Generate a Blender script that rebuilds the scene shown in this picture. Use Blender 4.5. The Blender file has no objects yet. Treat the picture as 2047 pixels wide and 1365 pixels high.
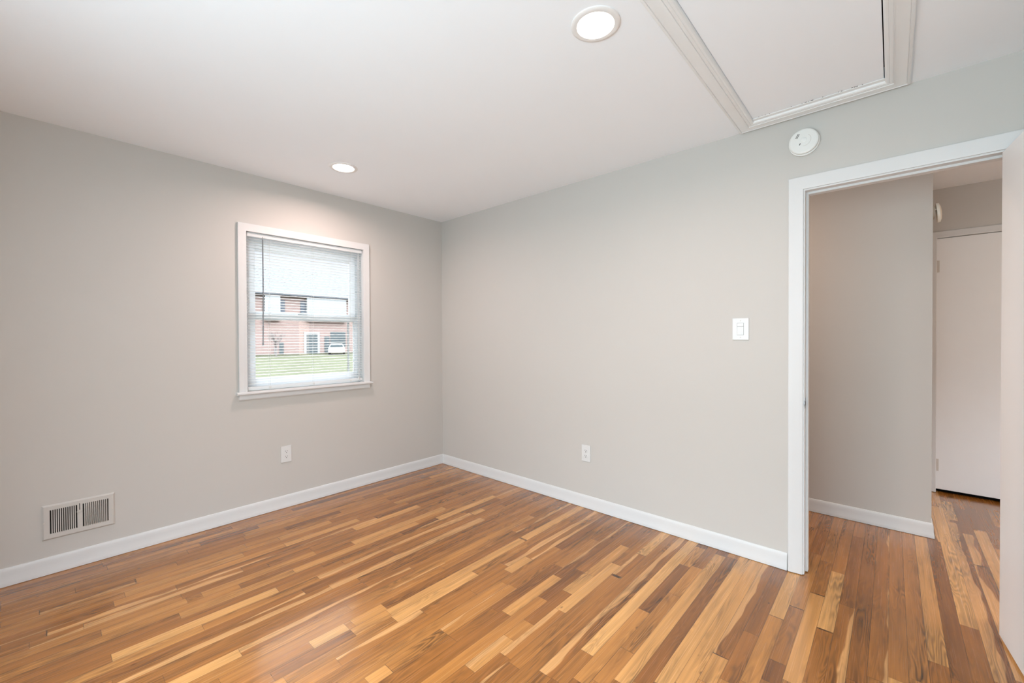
import bpy, bmesh, math, random
from mathutils import Vector, Matrix
PI = math.pi
SC = bpy.context.scene
COL = SC.collection
random.seed(7)

# ------------------------------------------------------------------ camera
CAMPOS = (-2.69256, -3.38631, 1.27059)
YAW, PITCH, ROLL = 0.734469, -0.0091083, -0.0039974
FPX = 841.206
cd = bpy.data.cameras.new('camera')
cd.sensor_fit = 'HORIZONTAL'; cd.sensor_width = 36.0
cd.lens = FPX / 2047 * 36.0
cd.clip_start = 0.02; cd.clip_end = 300
cam = bpy.data.objects.new('camera', cd); COL.objects.link(cam)
_f = Vector((math.cos(YAW)*math.cos(PITCH), math.sin(YAW)*math.cos(PITCH), math.sin(PITCH)))
_r = Vector((math.sin(YAW), -math.cos(YAW), 0)); _u = _r.cross(_f)
_r2 = _r*math.cos(ROLL) + _u*math.sin(ROLL); _u2 = -_r*math.sin(ROLL) + _u*math.cos(ROLL)
_m = Matrix((_r2, _u2, -_f)).transposed().to_4x4(); _m.translation = Vector(CAMPOS)
cam.matrix_world = _m
SC.camera = cam

# ------------------------------------------------------------------ view
SC.view_settings.view_transform = 'Standard'
SC.view_settings.look = 'None'
SC.view_settings.exposure = 0.12
SC.view_settings.gamma = 1.0
SC.view_settings.use_curve_mapping = False

# ------------------------------------------------------------------ sky (overcast, brighter towards the zenith)
wd = bpy.data.worlds.new('overcast_sky'); SC.world = wd; wd.use_nodes = True
nt = wd.node_tree; nt.nodes.clear()
o = nt.nodes.new('ShaderNodeOutputWorld'); bg = nt.nodes.new('ShaderNodeBackground')
tc = nt.nodes.new('ShaderNodeTexCoord'); sp = nt.nodes.new('ShaderNodeSeparateXYZ'); rp = nt.nodes.new('ShaderNodeValToRGB')
nt.links.new(tc.outputs['Generated'], sp.inputs[0]); nt.links.new(sp.outputs['Z'], rp.inputs[0])
SKY_Z = 14.0
els = rp.color_ramp.elements
els[0].position = 0.0; els[0].color = (0.92, 0.95, 1.05, 1)
els[1].position = 0.62; els[1].color = (SKY_Z*0.93, SKY_Z*0.98, SKY_Z*1.06, 1)
e = els.new(0.24); e.color = (0.95, 0.98, 1.12, 1)
e = els.new(0.40); e.color = (SKY_Z*0.6, SKY_Z*0.64, SKY_Z*0.7, 1)
nt.links.new(rp.outputs[0], bg.inputs[0]); bg.inputs[1].default_value = 1.0
nt.links.new(bg.outputs[0], o.inputs[0])

# ------------------------------------------------------------------ room sizes
CH = 2.44
XW, YR = -3.45, -4.30          # far limits of the room (added_window_2 wall, rear wall)
WX0, WX1, WZ0, WZ1 = -1.742, -0.857, 0.895, 2.030      # window_1 opening
DY0, DY1, DZ = -3.043, -3.762, 2.040                   # door opening in the right wall
W2Y0, W2Y1, W2Z0, W2Z1 = -3.75, -1.65, 0.55, 1.85      # added_window_2 opening, in the wall behind the camera

def area(name, loc, rot, sx, sy, power, color=(1, 1, 1), portal=False, spread=PI, disk=False):
    l = bpy.data.lights.new(name, 'AREA'); l.shape = 'DISK' if disk else 'RECTANGLE'
    l.size = sx
    if not disk: l.size_y = sy
    l.energy = power; l.color = color; l.spread = spread
    if portal: l.cycles.is_portal = True
    ob = bpy.data.objects.new(name, l); ob.location = loc; ob.rotation_euler = rot; COL.objects.link(ob)
    return ob
# sky portals in the two window openings
area('portal_window_1', ((WX0+WX1)/2, 0.17, (WZ0+WZ1)/2), (-PI/2, 0, 0), WX1-WX0, WZ1-WZ0, 1, portal=True)
# added lamp standing in for daylight through added_window_2, behind the camera
area('added_daylight_window_2', (XW-0.20, (W2Y0+W2Y1)/2, (W2Z0+W2Z1)/2), (0, -PI/2, 0), W2Z1-W2Z0, W2Y1-W2Y0, 77, (0.692, 0.905, 1.0))

# unseen warm lamp added beyond the hall's right end to brighten the hall
area('added_hall_lamp', (0.9, -5.80, 1.35), (PI/2, 0, 0), 1.2, 0.9, 8.0, (1.0, 0.68, 0.40))

# ------------------------------------------------------------------ materials
def lin(r, g, b):
    f = lambda c: (c/255/12.92) if c/255 <= 0.04045 else ((c/255+0.055)/1.055)**2.4
    return (f(r), f(g), f(b), 1)
MATS = {}
def mat(name, color, rough=0.5, metal=0.0, noise=0.0, nscale=30.0, bump=0.0, bscale=200.0, coat=0.0, spec=0.5, emit=None):
    m = bpy.data.materials.new(name); m.use_nodes = True; MATS[name] = m
    n = m.node_tree.nodes; L = m.node_tree.links; b = n['Principled BSDF']
    b.inputs['Base Color'].default_value = color; b.inputs['Roughness'].default_value = rough
    b.inputs['Metallic'].default_value = metal; b.inputs['Coat Weight'].default_value = coat
    b.inputs['Specular IOR Level'].default_value = spec
    t = n.new('ShaderNodeTexCoord')
    if noise:
        nz = n.new('ShaderNodeTexNoise'); nz.inputs['Scale'].default_value = nscale; nz.inputs['Detail'].default_value = 4
        L.new(t.outputs['Object'], nz.inputs['Vector'])
        mx = n.new('ShaderNodeMixRGB'); mx.inputs[1].default_value = tuple(c*(1-noise) for c in color[:3])+(1,)
        mx.inputs[2].default_value = tuple(min(1, c*(1+noise)) for c in color[:3])+(1,)
        L.new(nz.outputs['Fac'], mx.inputs[0]); L.new(mx.outputs[0], b.inputs['Base Color'])
    if bump:
        nb = n.new('ShaderNodeTexNoise'); nb.inputs['Scale'].default_value = bscale; nb.inputs['Detail'].default_value = 3
        L.new(t.outputs['Object'], nb.inputs['Vector'])
        bp = n.new('ShaderNodeBump'); bp.inputs['Strength'].default_value = bump; bp.inputs['Distance'].default_value = 0.001
        L.new(nb.outputs['Fac'], bp.inputs['Height']); L.new(bp.outputs[0], b.inputs['Normal'])
    if emit:
        b.inputs['Emission Color'].default_value = emit[0]; b.inputs['Emission Strength'].default_value = emit[1]
    return m
M_WALL = mat('greige_wall_paint', (0.575, 0.550, 0.515, 1), 0.75, noise=0.012, nscale=3, bump=0.08, bscale=500)
M_CEIL = mat('white_ceiling_paint', (0.895, 0.922, 0.952, 1), 0.85, noise=0.01, nscale=3, bump=0.06, bscale=400)
M_TRIM = mat('white_trim_paint', (0.695, 0.695, 0.69, 1), 0.45, spec=0.35, noise=0.01, nscale=12, bump=0.05, bscale=120)
M_HATCH = mat('white_hatch_moulding', (0.83, 0.835, 0.83, 1), 0.5, noise=0.01, nscale=12)
M_DOOR = mat('white_door_paint', (0.86, 0.86, 0.86, 1), 0.4, noise=0.01, nscale=8, bump=0.05, bscale=150)
M_VINYL = mat('white_window_vinyl', (0.90, 0.92, 0.93, 1), 0.35, noise=0.01)
M_SLAT = mat('white_blind_slat', (0.91, 0.93, 0.93, 1), 0.4, noise=0.01)
def translucent_slat_for(m, fac, col):
    n = m.node_tree.nodes; L = m.node_tree.links; b = n['Principled BSDF']; o_ = [k for k in n if k.type == 'OUTPUT_MATERIAL'][0]
    t = n.new('ShaderNodeBsdfTranslucent'); t.inputs[0].default_value = col; mx = n.new('ShaderNodeMixShader'); mx.inputs[0].default_value = fac
    L.new(b.outputs[0], mx.inputs[1]); L.new(t.outputs[0], mx.inputs[2]); L.new(mx.outputs[0], o_.inputs[0])
translucent_slat_for(M_SLAT, 0.35, (0.90, 0.93, 0.93, 1))
translucent_slat_for(M_VINYL, 0.30, (0.93, 0.95, 0.96, 1))
M_CORD = mat('white_blind_cord', (0.75, 0.75, 0.73, 1), 0.8, noise=0.05, nscale=300)
M_WAND = mat('smoky_clear_wand', (0.17, 0.18, 0.19, 1), 0.2, noise=0.05)
M_PLATE = mat('white_plastic_plate', (0.72, 0.72, 0.71, 1), 0.3, noise=0.01)
M_DARK = mat('dark_socket_slot', (0.02, 0.018, 0.016, 1), 0.7, noise=0.1)
M_REG = mat('register_painted_steel', (0.58, 0.555, 0.52, 1), 0.5, noise=0.02, nscale=20)
M_DUCT = mat('dark_duct_shade', (0.012, 0.009, 0.007, 1), 0.8, metal=0.0, noise=0.3, nscale=40)
M_STEEL = mat('brushed_steel', (0.45, 0.46, 0.47, 1), 0.35, metal=1.0, noise=0.1, nscale=80)
M_HINGE = mat('painted_hinge', (0.62, 0.58, 0.53, 1), 0.4, noise=0.04, nscale=60)
M_BLACK = mat('black_gap_shade', (0.012, 0.011, 0.010, 1), 0.9, noise=0.1)
M_RUBBER = mat('grey_switch_gap', (0.30, 0.30, 0.30, 1), 0.9, noise=0.1)
M_ALARM = mat('white_alarm_plastic', (0.80, 0.80, 0.77, 1), 0.4, noise=0.01)
M_ALARM2 = mat('cream_alarm_plastic', (0.80, 0.74, 0.64, 1), 0.4, noise=0.02)
M_LAMPRING = mat('white_lamp_trim', (0.82, 0.80, 0.78, 1), 0.4, noise=0.01)
M_LED = mat('led_diffuser', (0.9, 0.9, 0.9, 1), 0.4, emit=((1.0, 0.93, 0.84, 1), 14.0))
# exterior
M_LAWN = mat('lawn_grass', (0.062, 0.066, 0.044, 1), 0.9, spec=0.0, noise=0.25, nscale=0.8)
M_SIDING = mat('white_siding', (0.24, 0.25, 0.255, 1), 0.6, noise=0.02)
M_ROOF = mat('pale_grey_shingles', (0.098, 0.103, 0.112, 1), 0.8, spec=0.0, noise=0.05, nscale=5)
M_SHUT = mat('navy_shutter', (0.05, 0.062, 0.08, 1), 0.6, noise=0.05)
M_PANE = mat('dark_house_pane', (0.06, 0.075, 0.08, 1), 0.2, noise=0.1, nscale=2)
M_PANEL = mat('light_house_pane', (0.24, 0.255, 0.265, 1), 0.2, noise=0.04, nscale=2)
M_CAR = mat('white_car_paint', (0.33, 0.33, 0.33, 1), 0.25, noise=0.01, coat=0.5)
M_CARGLASS = mat('car_glass', (0.05, 0.07, 0.08, 1), 0.1, noise=0.05)
M_TYRE = mat('tyre_rubber', (0.03, 0.03, 0.03, 1), 0.8, noise=0.1)
M_BARK = mat('grey_bark', (0.12, 0.105, 0.10, 1), 0.9, noise=0.2, nscale=6)

def brick_mat():
    m = bpy.data.materials.new('red_brick'); m.use_nodes = True
    n = m.node_tree.nodes; L = m.node_tree.links; b = n['Principled BSDF']
    t = n.new('ShaderNodeTexCoord'); mp = n.new('ShaderNodeMapping'); mp.inputs['Rotation'].default_value = (PI/2, 0, 0)
    br = n.new('ShaderNodeTexBrick'); br.inputs['Scale'].default_value = 1.0
    br.inputs['Brick Width'].default_value = 0.22; br.inputs['Row Height'].default_value = 0.075; br.inputs['Mortar Size'].default_value = 0.008
    br.inputs['Color1'].default_value = (0.175, 0.105, 0.092, 1); br.inputs['Color2'].default_value = (0.205, 0.125, 0.108, 1)
    br.inputs['Mortar'].default_value = (0.25, 0.23, 0.21, 1)
    L.new(t.outputs['Object'], mp.inputs[0]); L.new(mp.outputs[0], br.inputs['Vector']); L.new(br.outputs[0], b.inputs['Base Color'])
    b.inputs['Roughness'].default_value = 0.85
    return m
M_BRICK = brick_mat()

def glass_mat():
    m = bpy.data.materials.new('window_glass'); m.use_nodes = True
    n = m.node_tree.nodes; L = m.node_tree.links; n.clear()
    out = n.new('ShaderNodeOutputMaterial'); mx = n.new('ShaderNodeMixShader')
    tr = n.new('ShaderNodeBsdfTransparent'); gl = n.new('ShaderNodeBsdfGlossy'); fr = n.new('ShaderNodeFresnel')
    tr.inputs[0].default_value = (0.97, 0.985, 0.98, 1); gl.inputs['Roughness'].default_value = 0.02; fr.inputs[0].default_value = 1.45
    L.new(fr.outputs[0], mx.inputs[0]); L.new(tr.outputs[0], mx.inputs[1]); L.new(gl.outputs[0], mx.inputs[2]); L.new(mx.outputs[0], out.inputs[0])
    return m
M_GLASS = glass_mat()

def wood_mat():
    m = bpy.data.materials.new('varnished_hickory_strip'); m.use_nodes = True
    n = m.node_tree.nodes; L = m.node_tree.links; b = n['Principled BSDF']
    N = lambda t: n.new(t)
    def math_(op, a=None, b_=None, clamp=False):
        k = N('ShaderNodeMath'); k.operation = op; k.use_clamp = clamp
        for i, v in enumerate((a, b_)):
            if v is None: continue
            if isinstance(v, (int, float)): k.inputs[i].default_value = v
            else: L.new(v, k.inputs[i])
        return k.outputs[0]
    tc = N('ShaderNodeTexCoord'); at = N('ShaderNodeAttribute'); at.attribute_name = 'board'
    at2 = N('ShaderNodeAttribute'); at2.attribute_name = 'edge'
    sp = N('ShaderNodeSeparateXYZ'); L.new(tc.outputs['Object'], sp.inputs[0])
    bd = N('ShaderNodeSeparateColor'); L.new(at.outputs['Color'], bd.inputs[0])
    tone, rnd, sap = bd.outputs[0], bd.outputs[1], bd.outputs[2]
    ed = N('ShaderNodeSeparateColor'); L.new(at2.outputs['Color'], ed.inputs[0])
    ex, ey, slope = ed.outputs[0], ed.outputs[1], ed.outputs[2]       # metres to board end, 0..1 across, grain lean
    off = math_('MULTIPLY', rnd, 61.0)
    def vec(sx, sy, extra=None):
        c = N('ShaderNodeCombineXYZ')
        L.new(math_('MULTIPLY', sp.outputs[0], sx), c.inputs[0]); L.new(math_('MULTIPLY', sp.outputs[1], sy), c.inputs[1])
        L.new(off if extra is None else math_('ADD', off, extra), c.inputs[2]); return c.outputs[0]
    def noise(v, sc, det=3, dist=0.0, rough=0.55):
        k = N('ShaderNodeTexNoise'); k.inputs['Scale'].default_value = sc; k.inputs['Detail'].default_value = det
        k.inputs['Distortion'].default_value = dist; k.inputs['Roughness'].default_value = rough
        L.new(v, k.inputs['Vector']); return k.outputs['Fac']
    # growth rings: contours of a slow field stretched along the board
    field = noise(vec(1.6, 16.0), 1.0, 2, 0.25)
    rings = math_('SINE', math_('MULTIPLY', field, 95.0))
    rings = math_('MULTIPLY_ADD', rings, 0.5); rings.node.inputs[2].default_value = 0.5
    ringamp = noise(vec(2.0, 12.0, 7.0), 1.0, 1)
    ringamp = math_('MULTIPLY', math_('SUBTRACT', ringamp, 0.42, True), 1.6)
    fine = noise(vec(3.0, 300.0), 1.0, 3, 0.0, 0.6)
    mid = noise(vec(1.8, 45.0), 1.0, 3, 0.3)
    # sapwood / heartwood boundary, wavy along the board
    wav = noise(vec(2.2, 5.0, 3.0), 1.0, 2, 0.2)
    flip = math_('GREATER_THAN', sap, 5.0)                             # sapwood on the other edge
    eyf = math_('ABSOLUTE', math_('SUBTRACT', ey, flip))
    sap0 = math_('SUBTRACT', sap, math_('MULTIPLY', flip, 10.0))
    edgepos = math_('ADD', math_('MULTIPLY', math_('SUBTRACT', wav, 0.5), 1.7), eyf)
    m1 = math_('MULTIPLY', math_('SUBTRACT', sap0, edgepos), 14.0)
    sapm = math_('ADD', m1, 0.5, True)
    cr = N('ShaderNodeValToRGB'); L.new(tone, cr.inputs[0]); e = cr.color_ramp.elements
    e[0].position = 0.0; e[0].color = HEART[0]; e[1].position = 1.0; e[1].color = HEART[3]
    q = e.new(0.33); q.color = HEART[1]; q = e.new(0.62); q.color = HEART[2]
    mxs = N('ShaderNodeMixRGB'); L.new(sapm, mxs.inputs[0]); L.new(cr.outputs[0], mxs.inputs[1]); mxs.inputs[2].default_value = SAPC
    # value modulation
    v = math_('ADD', math_('MULTIPLY', math_('SUBTRACT', fine, 0.5), 0.34), 1.0)
    v = math_('ADD', v, math_('MULTIPLY', math_('SUBTRACT', mid, 0.5), 0.95))
    v = math_('SUBTRACT', v, math_('MULTIPLY', math_('MULTIPLY', rings, ringamp), 1.1))
    # dark mineral streaks
    st = noise(vec(1.5, 60.0, 11.0), 1.0, 2, 0.6)
    stm = math_('MULTIPLY', math_('SUBTRACT', st, 0.68, True), 3.0)
    v = math_('SUBTRACT', v, math_('MULTIPLY', stm, 1.2))
    # seams between boards
    dy = math_('MINIMUM', ey, math_('SUBTRACT', 1.0, ey))
    s1 = math_('LESS_THAN', dy, 0.014); s2 = math_('LESS_THAN', ex, 0.0007)
    seam = math_('MAXIMUM', s1, s2)
    seamn = noise(vec(3.0, 17.5, 5.0), 1.0, 1)
    seam = math_('MULTIPLY', seam, math_('MULTIPLY', seamn, 1.15))
    v = math_('MULTIPLY', v, math_('SUBTRACT', 1.0, seam, True))
    # small knots
    vo = N('ShaderNodeTexVoronoi'); vo.inputs['Scale'].default_value = 1.0; L.new(vec(4.0, 9.0), vo.inputs['Vector'])
    kn = math_('MULTIPLY', math_('SUBTRACT', 0.055, vo.outputs['Distance'], True), 18.0, True)
    v = math_('MULTIPLY', v, math_('SUBTRACT', 1.0, math_('MULTIPLY', kn, 0.75)))
    mul = N('ShaderNodeVectorMath'); mul.operation = 'SCALE'; L.new(mxs.outputs[0], mul.inputs[0]); L.new(v, mul.inputs['Scale'])
    L.new(mul.outputs[0], b.inputs['Base Color'])
    r = math_('ADD', math_('MULTIPLY', fine, 0.12), 0.20)
    L.new(r, b.inputs['Roughness'])
    bp = N('ShaderNodeBump'); bp.inputs['Strength'].default_value = 0.25; bp.inputs['Distance'].default_value = 0.0006
    hb = math_('SUBTRACT', math_('ADD', math_('MULTIPLY', fine, 0.10), math_('MULTIPLY', rnd, 0.3)), math_('MULTIPLY', seam, 1.0))
    L.new(hb, bp.inputs['Height']); L.new(bp.outputs[0], b.inputs['Normal'])
    b.inputs['Specular IOR Level'].default_value = 0.35; b.inputs['Coat Weight'].default_value = 0.72; b.inputs['Coat Roughness'].default_value = 0.15
    return m
HEART = [lin(122, 73, 29), lin(152, 96, 40), lin(178, 120, 58), lin(212, 159, 96)]
SAPC = lin(200, 147, 90)
M_WOOD = wood_mat()

# ------------------------------------------------------------------ helpers
class MB:
    def __init__(s): s.bm = bmesh.new()
    def box(s, x0, x1, y0, y1, z0, z1, M=None, bev=0.0):
        vs = [s.bm.verts.new(Vector(p)) for p in ((x0,y0,z0),(x1,y0,z0),(x1,y1,z0),(x0,y1,z0),(x0,y0,z1),(x1,y0,z1),(x1,y1,z1),(x0,y1,z1))]
        fs = [s.bm.faces.new([vs[i] for i in f]) for f in ((0,3,2,1),(4,5,6,7),(0,1,5,4),(1,2,6,5),(2,3,7,6),(3,0,4,7))]
        if bev:
            r = bmesh.ops.bevel(s.bm, geom=list({e for f in fs for e in f.edges}), offset=bev, segments=2, affect='EDGES', profile=0.6)
            vs = list({v for f in r['faces'] for v in f.verts} | {v for v in vs if v.is_valid})
        if M is not None: bmesh.ops.transform(s.bm, matrix=M, verts=[v for v in vs if v.is_valid])
        return s
    def prism(s, pts, fn, a, b):       # pts 2D outline, fn(u,v,t)->xyz
        A = [s.bm.verts.new(fn(u, v, a)) for u, v in pts]; B = [s.bm.verts.new(fn(u, v, b)) for u, v in pts]
        n = len(pts)
        s.bm.faces.new(A); s.bm.faces.new(B[::-1])
        for i in range(n): s.bm.faces.new((A[i], B[i], B[(i+1) % n], A[(i+1) % n]))
        return s
    def lathe(s, prof, fn, n=48, cap=True, a0=0.0, a1=2*PI):   # prof [(r,h)], fn(x,y,h)->xyz
        rings = []
        full = abs(a1-a0-2*PI) < 1e-6
        cnt = n if full else n+1
        for r, h in prof:
            if r < 1e-6: rings.append([s.bm.verts.new(fn(0, 0, h))])
            else: rings.append([s.bm.verts.new(fn(r*math.cos(a0+(a1-a0)*i/n), r*math.sin(a0+(a1-a0)*i/n), h)) for i in range(cnt)])
        for A, B in zip(rings[:-1], rings[1:]):
            for i in range(n if full else n):
                j = (i+1) % cnt
                a = A[i if len(A) > 1 else 0]; a2 = A[j if len(A) > 1 else 0]; b = B[i if len(B) > 1 else 0]; b2 = B[j if len(B) > 1 else 0]
                f = []
                for v in (a, a2, b2, b):
                    if v not in f: f.append(v)
                if len(f) > 2: s.bm.faces.new(f)
        return s
    def tube(s, pts, r, n=8, r2=None):
        pts = [Vector(p) for p in pts]; rings = []
        for i, p in enumerate(pts):
            d = (pts[min(i+1, len(pts)-1)] - pts[max(i-1, 0)]).normalized()
            a = d.orthogonal().normalized() if i == 0 else (rings_a - d*rings_a.dot(d)).normalized()
            rings_a = a; b = d.cross(a)
            rr = r if r2 is None else r + (r2-r)*i/(len(pts)-1)
            rings.append([s.bm.verts.new(p + a*rr*math.cos(2*PI*k/n) + b*rr*math.sin(2*PI*k/n)) for k in range(n)])
        for A, B in zip(rings[:-1], rings[1:]):
            for k in range(n): s.bm.faces.new((A[k], A[(k+1) % n], B[(k+1) % n], B[k]))
        s.bm.faces.new(rings[0][::-1]); s.bm.faces.new(rings[-1])
        return s
    def molding(s, path, prof, fn, closed=False):
        """path 2D polyline; prof [(u,d)] closed outline, u = offset to the left of the path, d = height; mitred corners."""
        n = len(path); P = [Vector(p) for p in path]
        def off(i, u):
            segs = []
            if closed or i > 0: segs.append((P[i]-P[i-1]).normalized())
            if closed or i < n-1: segs.append((P[(i+1) % n]-P[i]).normalized())
            ns = [Vector((-d.y, d.x)) for d in segs]
            if len(ns) == 1: return P[i] + ns[0]*u
            m = (ns[0]+ns[1]).normalized(); return P[i] + m*(u/max(0.2, m.dot(ns[0])))
        rows = []
        for i in range(n):
            rows.append([s.bm.verts.new(fn(off(i, u).x, off(i, u).y, d)) for u, d in prof])
        k = len(prof)
        for i in range(n if closed else n-1):
            A, B = rows[i], rows[(i+1) % n]
            for j in range(k): s.bm.faces.new((A[j], A[(j+1) % k], B[(j+1) % k], B[j]))
        if not closed:
            s.bm.faces.new(rows[0][::-1]); s.bm.faces.new(rows[-1])
        return s
    def build(s, name, m, parent=None, smooth=False, loc=None, origin=None, angle=35):
        bmesh.ops.recalc_face_normals(s.bm, faces=s.bm.faces)
        me = bpy.data.meshes.new(name)
        if origin is not None: bmesh.ops.translate(s.bm, verts=s.bm.verts, vec=-Vector(origin))
        s.bm.to_mesh(me); s.bm.free()
        for mm in (m if isinstance(m, (list, tuple)) else [m]): me.materials.append(mm)
        if smooth:
            me.polygons.foreach_set('use_smooth', [True]*len(me.polygons))
            me.set_sharp_from_angle(angle=math.radians(angle))
        ob = bpy.data.objects.new(name, me); COL.objects.link(ob)
        if parent is not None:
            ob.parent = parent
            if origin is None: ob.matrix_parent_inverse = world_of(parent).inverted()
            else: ob.location = Vector(origin) - world_of(parent).translation
        elif origin is not None: ob.location = origin
        return ob
def world_of(o):
    m = Matrix.LocRotScale(o.location, o.rotation_euler, o.scale)
    if o.parent: m = world_of(o.parent) @ o.matrix_parent_inverse @ m
    return m
def thing(name, label, cat, loc=(0, 0, 0), rz=0.0, group=None):
    ob = bpy.data.objects.new(name, None); COL.objects.link(ob); ob.location = loc; ob.rotation_euler = (0, 0, rz)
    ob.empty_display_size = 0.05
    ob['label'] = label; ob['category'] = cat
    if group: ob['group'] = group
    return ob
def tag(ob, label, cat, group=None):
    ob['label'] = label; ob['category'] = cat
    if group: ob['group'] = group
    return ob
def struct(ob): ob['kind'] = 'structure'; return ob
def dup(root, loc, label=None):
    r = root.copy(); COL.objects.link(r); r.location = loc
    if label: r['label'] = label
    for ch in list(root.children):
        c = ch.copy(); COL.objects.link(c); c.parent = r; c.matrix_parent_inverse = ch.matrix_parent_inverse.copy()
        for g in ch.children:
            d = g.copy(); COL.objects.link(d); d.parent = c; d.matrix_parent_inverse = g.matrix_parent_inverse.copy()
    return r

# ------------------------------------------------------------------ floor: strip boards running along X
BW = 0.05815; BOFF = 0.006
FX0, FX1, FY0, FY1 = XW, 2.30, -5.60, 0.0
# boards that stand out in the room: row: [(x0, x1, tone, sapwood)]
FIXED = {2: [(-0.357, 0.15, 0.6, -1.6)], 3: [(-2.851, -2.065, 0.5, -1.6)], 4: [(-2.848, -2.138, 0.45, -1.6), (-1.842, -1.471, 0.64, -1.6), (-0.362, 0.15, 0.72, -1.6)], 7: [(-2.84, -2.726, 0.5, -1.6), (-2.724, -2.391, 0.35, 0.3), (-2.386, -1.883, 0.62, -1.6), (-0.445, -0.152, 0.2, -1.6)], 8: [(-1.714, -1.382, 0.7, -1.6)], 9: [(-2.442, -1.925, 0.7, -1.6), (-0.905, 0.15, 0.72, -1.6)], 10: [(-1.719, -1.238, 0.76, -1.6)], 11: [(-2.831, -2.704, 0.35, -1.6), (-2.701, -2.258, 0.3, 0.3)], 12: [(-2.751, -2.593, 0.35, 0.45), (-2.593, -1.981, 0.4, 0.5), (-1.329, -0.814, 0.8, -1.6)], 13: [(-1.869, -1.635, 0.28, -1.6)], 14: [(-2.544, -2.246, 0.64, -1.6), (-2.185, -1.635, 0.64, -1.6)], 15: [(-1.428, -0.708, 0.8, -1.6)], 16: [(-1.797, -0.992, 0.72, -1.6)], 17: [(-0.859, -0.29, 0.87, -1.6)], 18: [(-2.529, -1.919, 0.86, -1.6)], 19: [(-1.735, -0.646, 0.35, 10.7), (-0.643, -0.532, 0.85, -1.6)], 21: [(-2.54, -1.731, 0.3, 0.4), (-1.731, -0.649, 0.35, 0.85)], 24: [(-2.411, -2.177, 0.86, -1.6)], 27: [(-1.968, -1.816, 0.88, -1.6), (-1.788, -1.631, 0.7, -1.6), (-1.631, -0.349, 0.25, -1.6)], 28: [(-1.816, -1.641, 0.68, -1.6), (-1.641, -0.694, 0.82, -1.6), (-0.68, 0.15, 0.86, -1.6)], 29: [(-1.649, -1.151, 0.86, -1.6)], 30: [(-0.984, 0.15, 0.2, 0.5)], 31: [(-1.021, -0.838, 0.8, -1.6), (-0.837, 0.15, 0.45, 0.3)], 32: [(-0.633, 0.15, 0.05, -1.6)], 33: [(-1.907, -1.82, 0.72, -1.6), (-1.819, -1.552, 0.5, -1.6)], 34: [(-1.552, -1.301, 0.33, -1.6)], 35: [(-1.283, -0.882, 0.76, -1.6), (-0.882, 0.15, 0.12, 10.25)], 36: [(-1.083, -0.755, 0.08, -1.6)], 37: [(-1.391, -1.26, 0.6, -1.6), (-1.26, -0.962, 0.2, -1.6), (-0.962, -0.755, 0.82, -1.6), (-0.755, -0.346, 0.72, -1.6), (-0.346, 0.15, 0.22, -1.6)], 38: [(-1.476, -1.101, 0.4, 10.3), (-1.101, -0.566, 0.86, -1.6)], 39: [(-1.489, -0.68, 0.42, -1.6), (-0.661, -0.377, 0.3, 10.2), (-0.372, 0.15, 0.92, -1.6)], 40: [(-1.569, 0.15, 0.38, -1.6)], 41: [(-1.512, -1.443, 0.35, -1.6), (-1.443, 0.15, 0.25, 10.6)], 42: [(-1.44, -1.244, 0.4, -1.6), (-1.244, 0.15, 0.95, -1.6)], 43: [(-1.386, -0.842, 0.62, -1.6), (-0.838, -0.325, 0.1, -1.6), (-0.325, -0.062, 0.66, -1.6)], 44: [(-1.344, -1.125, 0.5, -1.6), (-1.122, -0.63, 0.52, -1.6), (-0.63, -0.299, 0.62, -1.6)], 45: [(-1.289, -0.077, 0.82, -1.6)], 46: [(-1.249, -0.063, 0.13, -1.6)], 47: [(-1.201, 0.15, 0.86, -1.6)], 48: [(-1.153, 0.15, 0.8, -1.6)], 49: [(-1.08, -0.907, 0.75, -1.6), (-0.903, 0.15, 0.2, 10.4)], 50: [(-1.022, -0.68, 0.25, -1.6), (-0.68, 0.15, 0.13, -1.6)], 51: [(-0.982, -0.489, 0.6, -1.6), (-0.486, 0.15, 0.88, -1.6)], 52: [(-0.922, -0.793, 0.02, -1.6), (-0.789, -0.35, 0.35, -1.6), (-0.345, 0.313, 0.55, -1.6)], 53: [(-0.872, -0.16, 0.76, -1.6), (-0.152, 0.244, 0.38, -1.6)], 54: [(-0.832, -0.452, 0.35, -1.6), (-0.443, 0.15, 0.92, -1.6)], 56: [(-0.708, 1.039, 0.2, -1.6)], 57: [(-0.647, 1.01, 0.33, 0.12)], 58: [(-0.598, 1.019, 0.4, -1.6)], 59: [(-0.552, 1.06, 0.45, -1.6)], 60: [(-0.387, 1.005, 0.78, -1.6)], 61: [(-0.448, 0.991, 0.12, -1.6)], 62: [(-0.409, -0.005, 0.3, -1.6), (-0.005, 1.74, 0.95, -1.6)], 63: [(-0.367, 1.433, 0.1, 10.62), (1.487, 1.929, 0.9, -1.6)], 64: [(-0.309, 0.743, 0.2, 10.55), (0.758, 1.252, 0.15, 10.55), (1.273, 1.796, 0.12, -1.6)], 65: [(0.186, 1.361, 0.88, -1.6), (1.383, 1.861, 0.1, -1.6)]}
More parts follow.
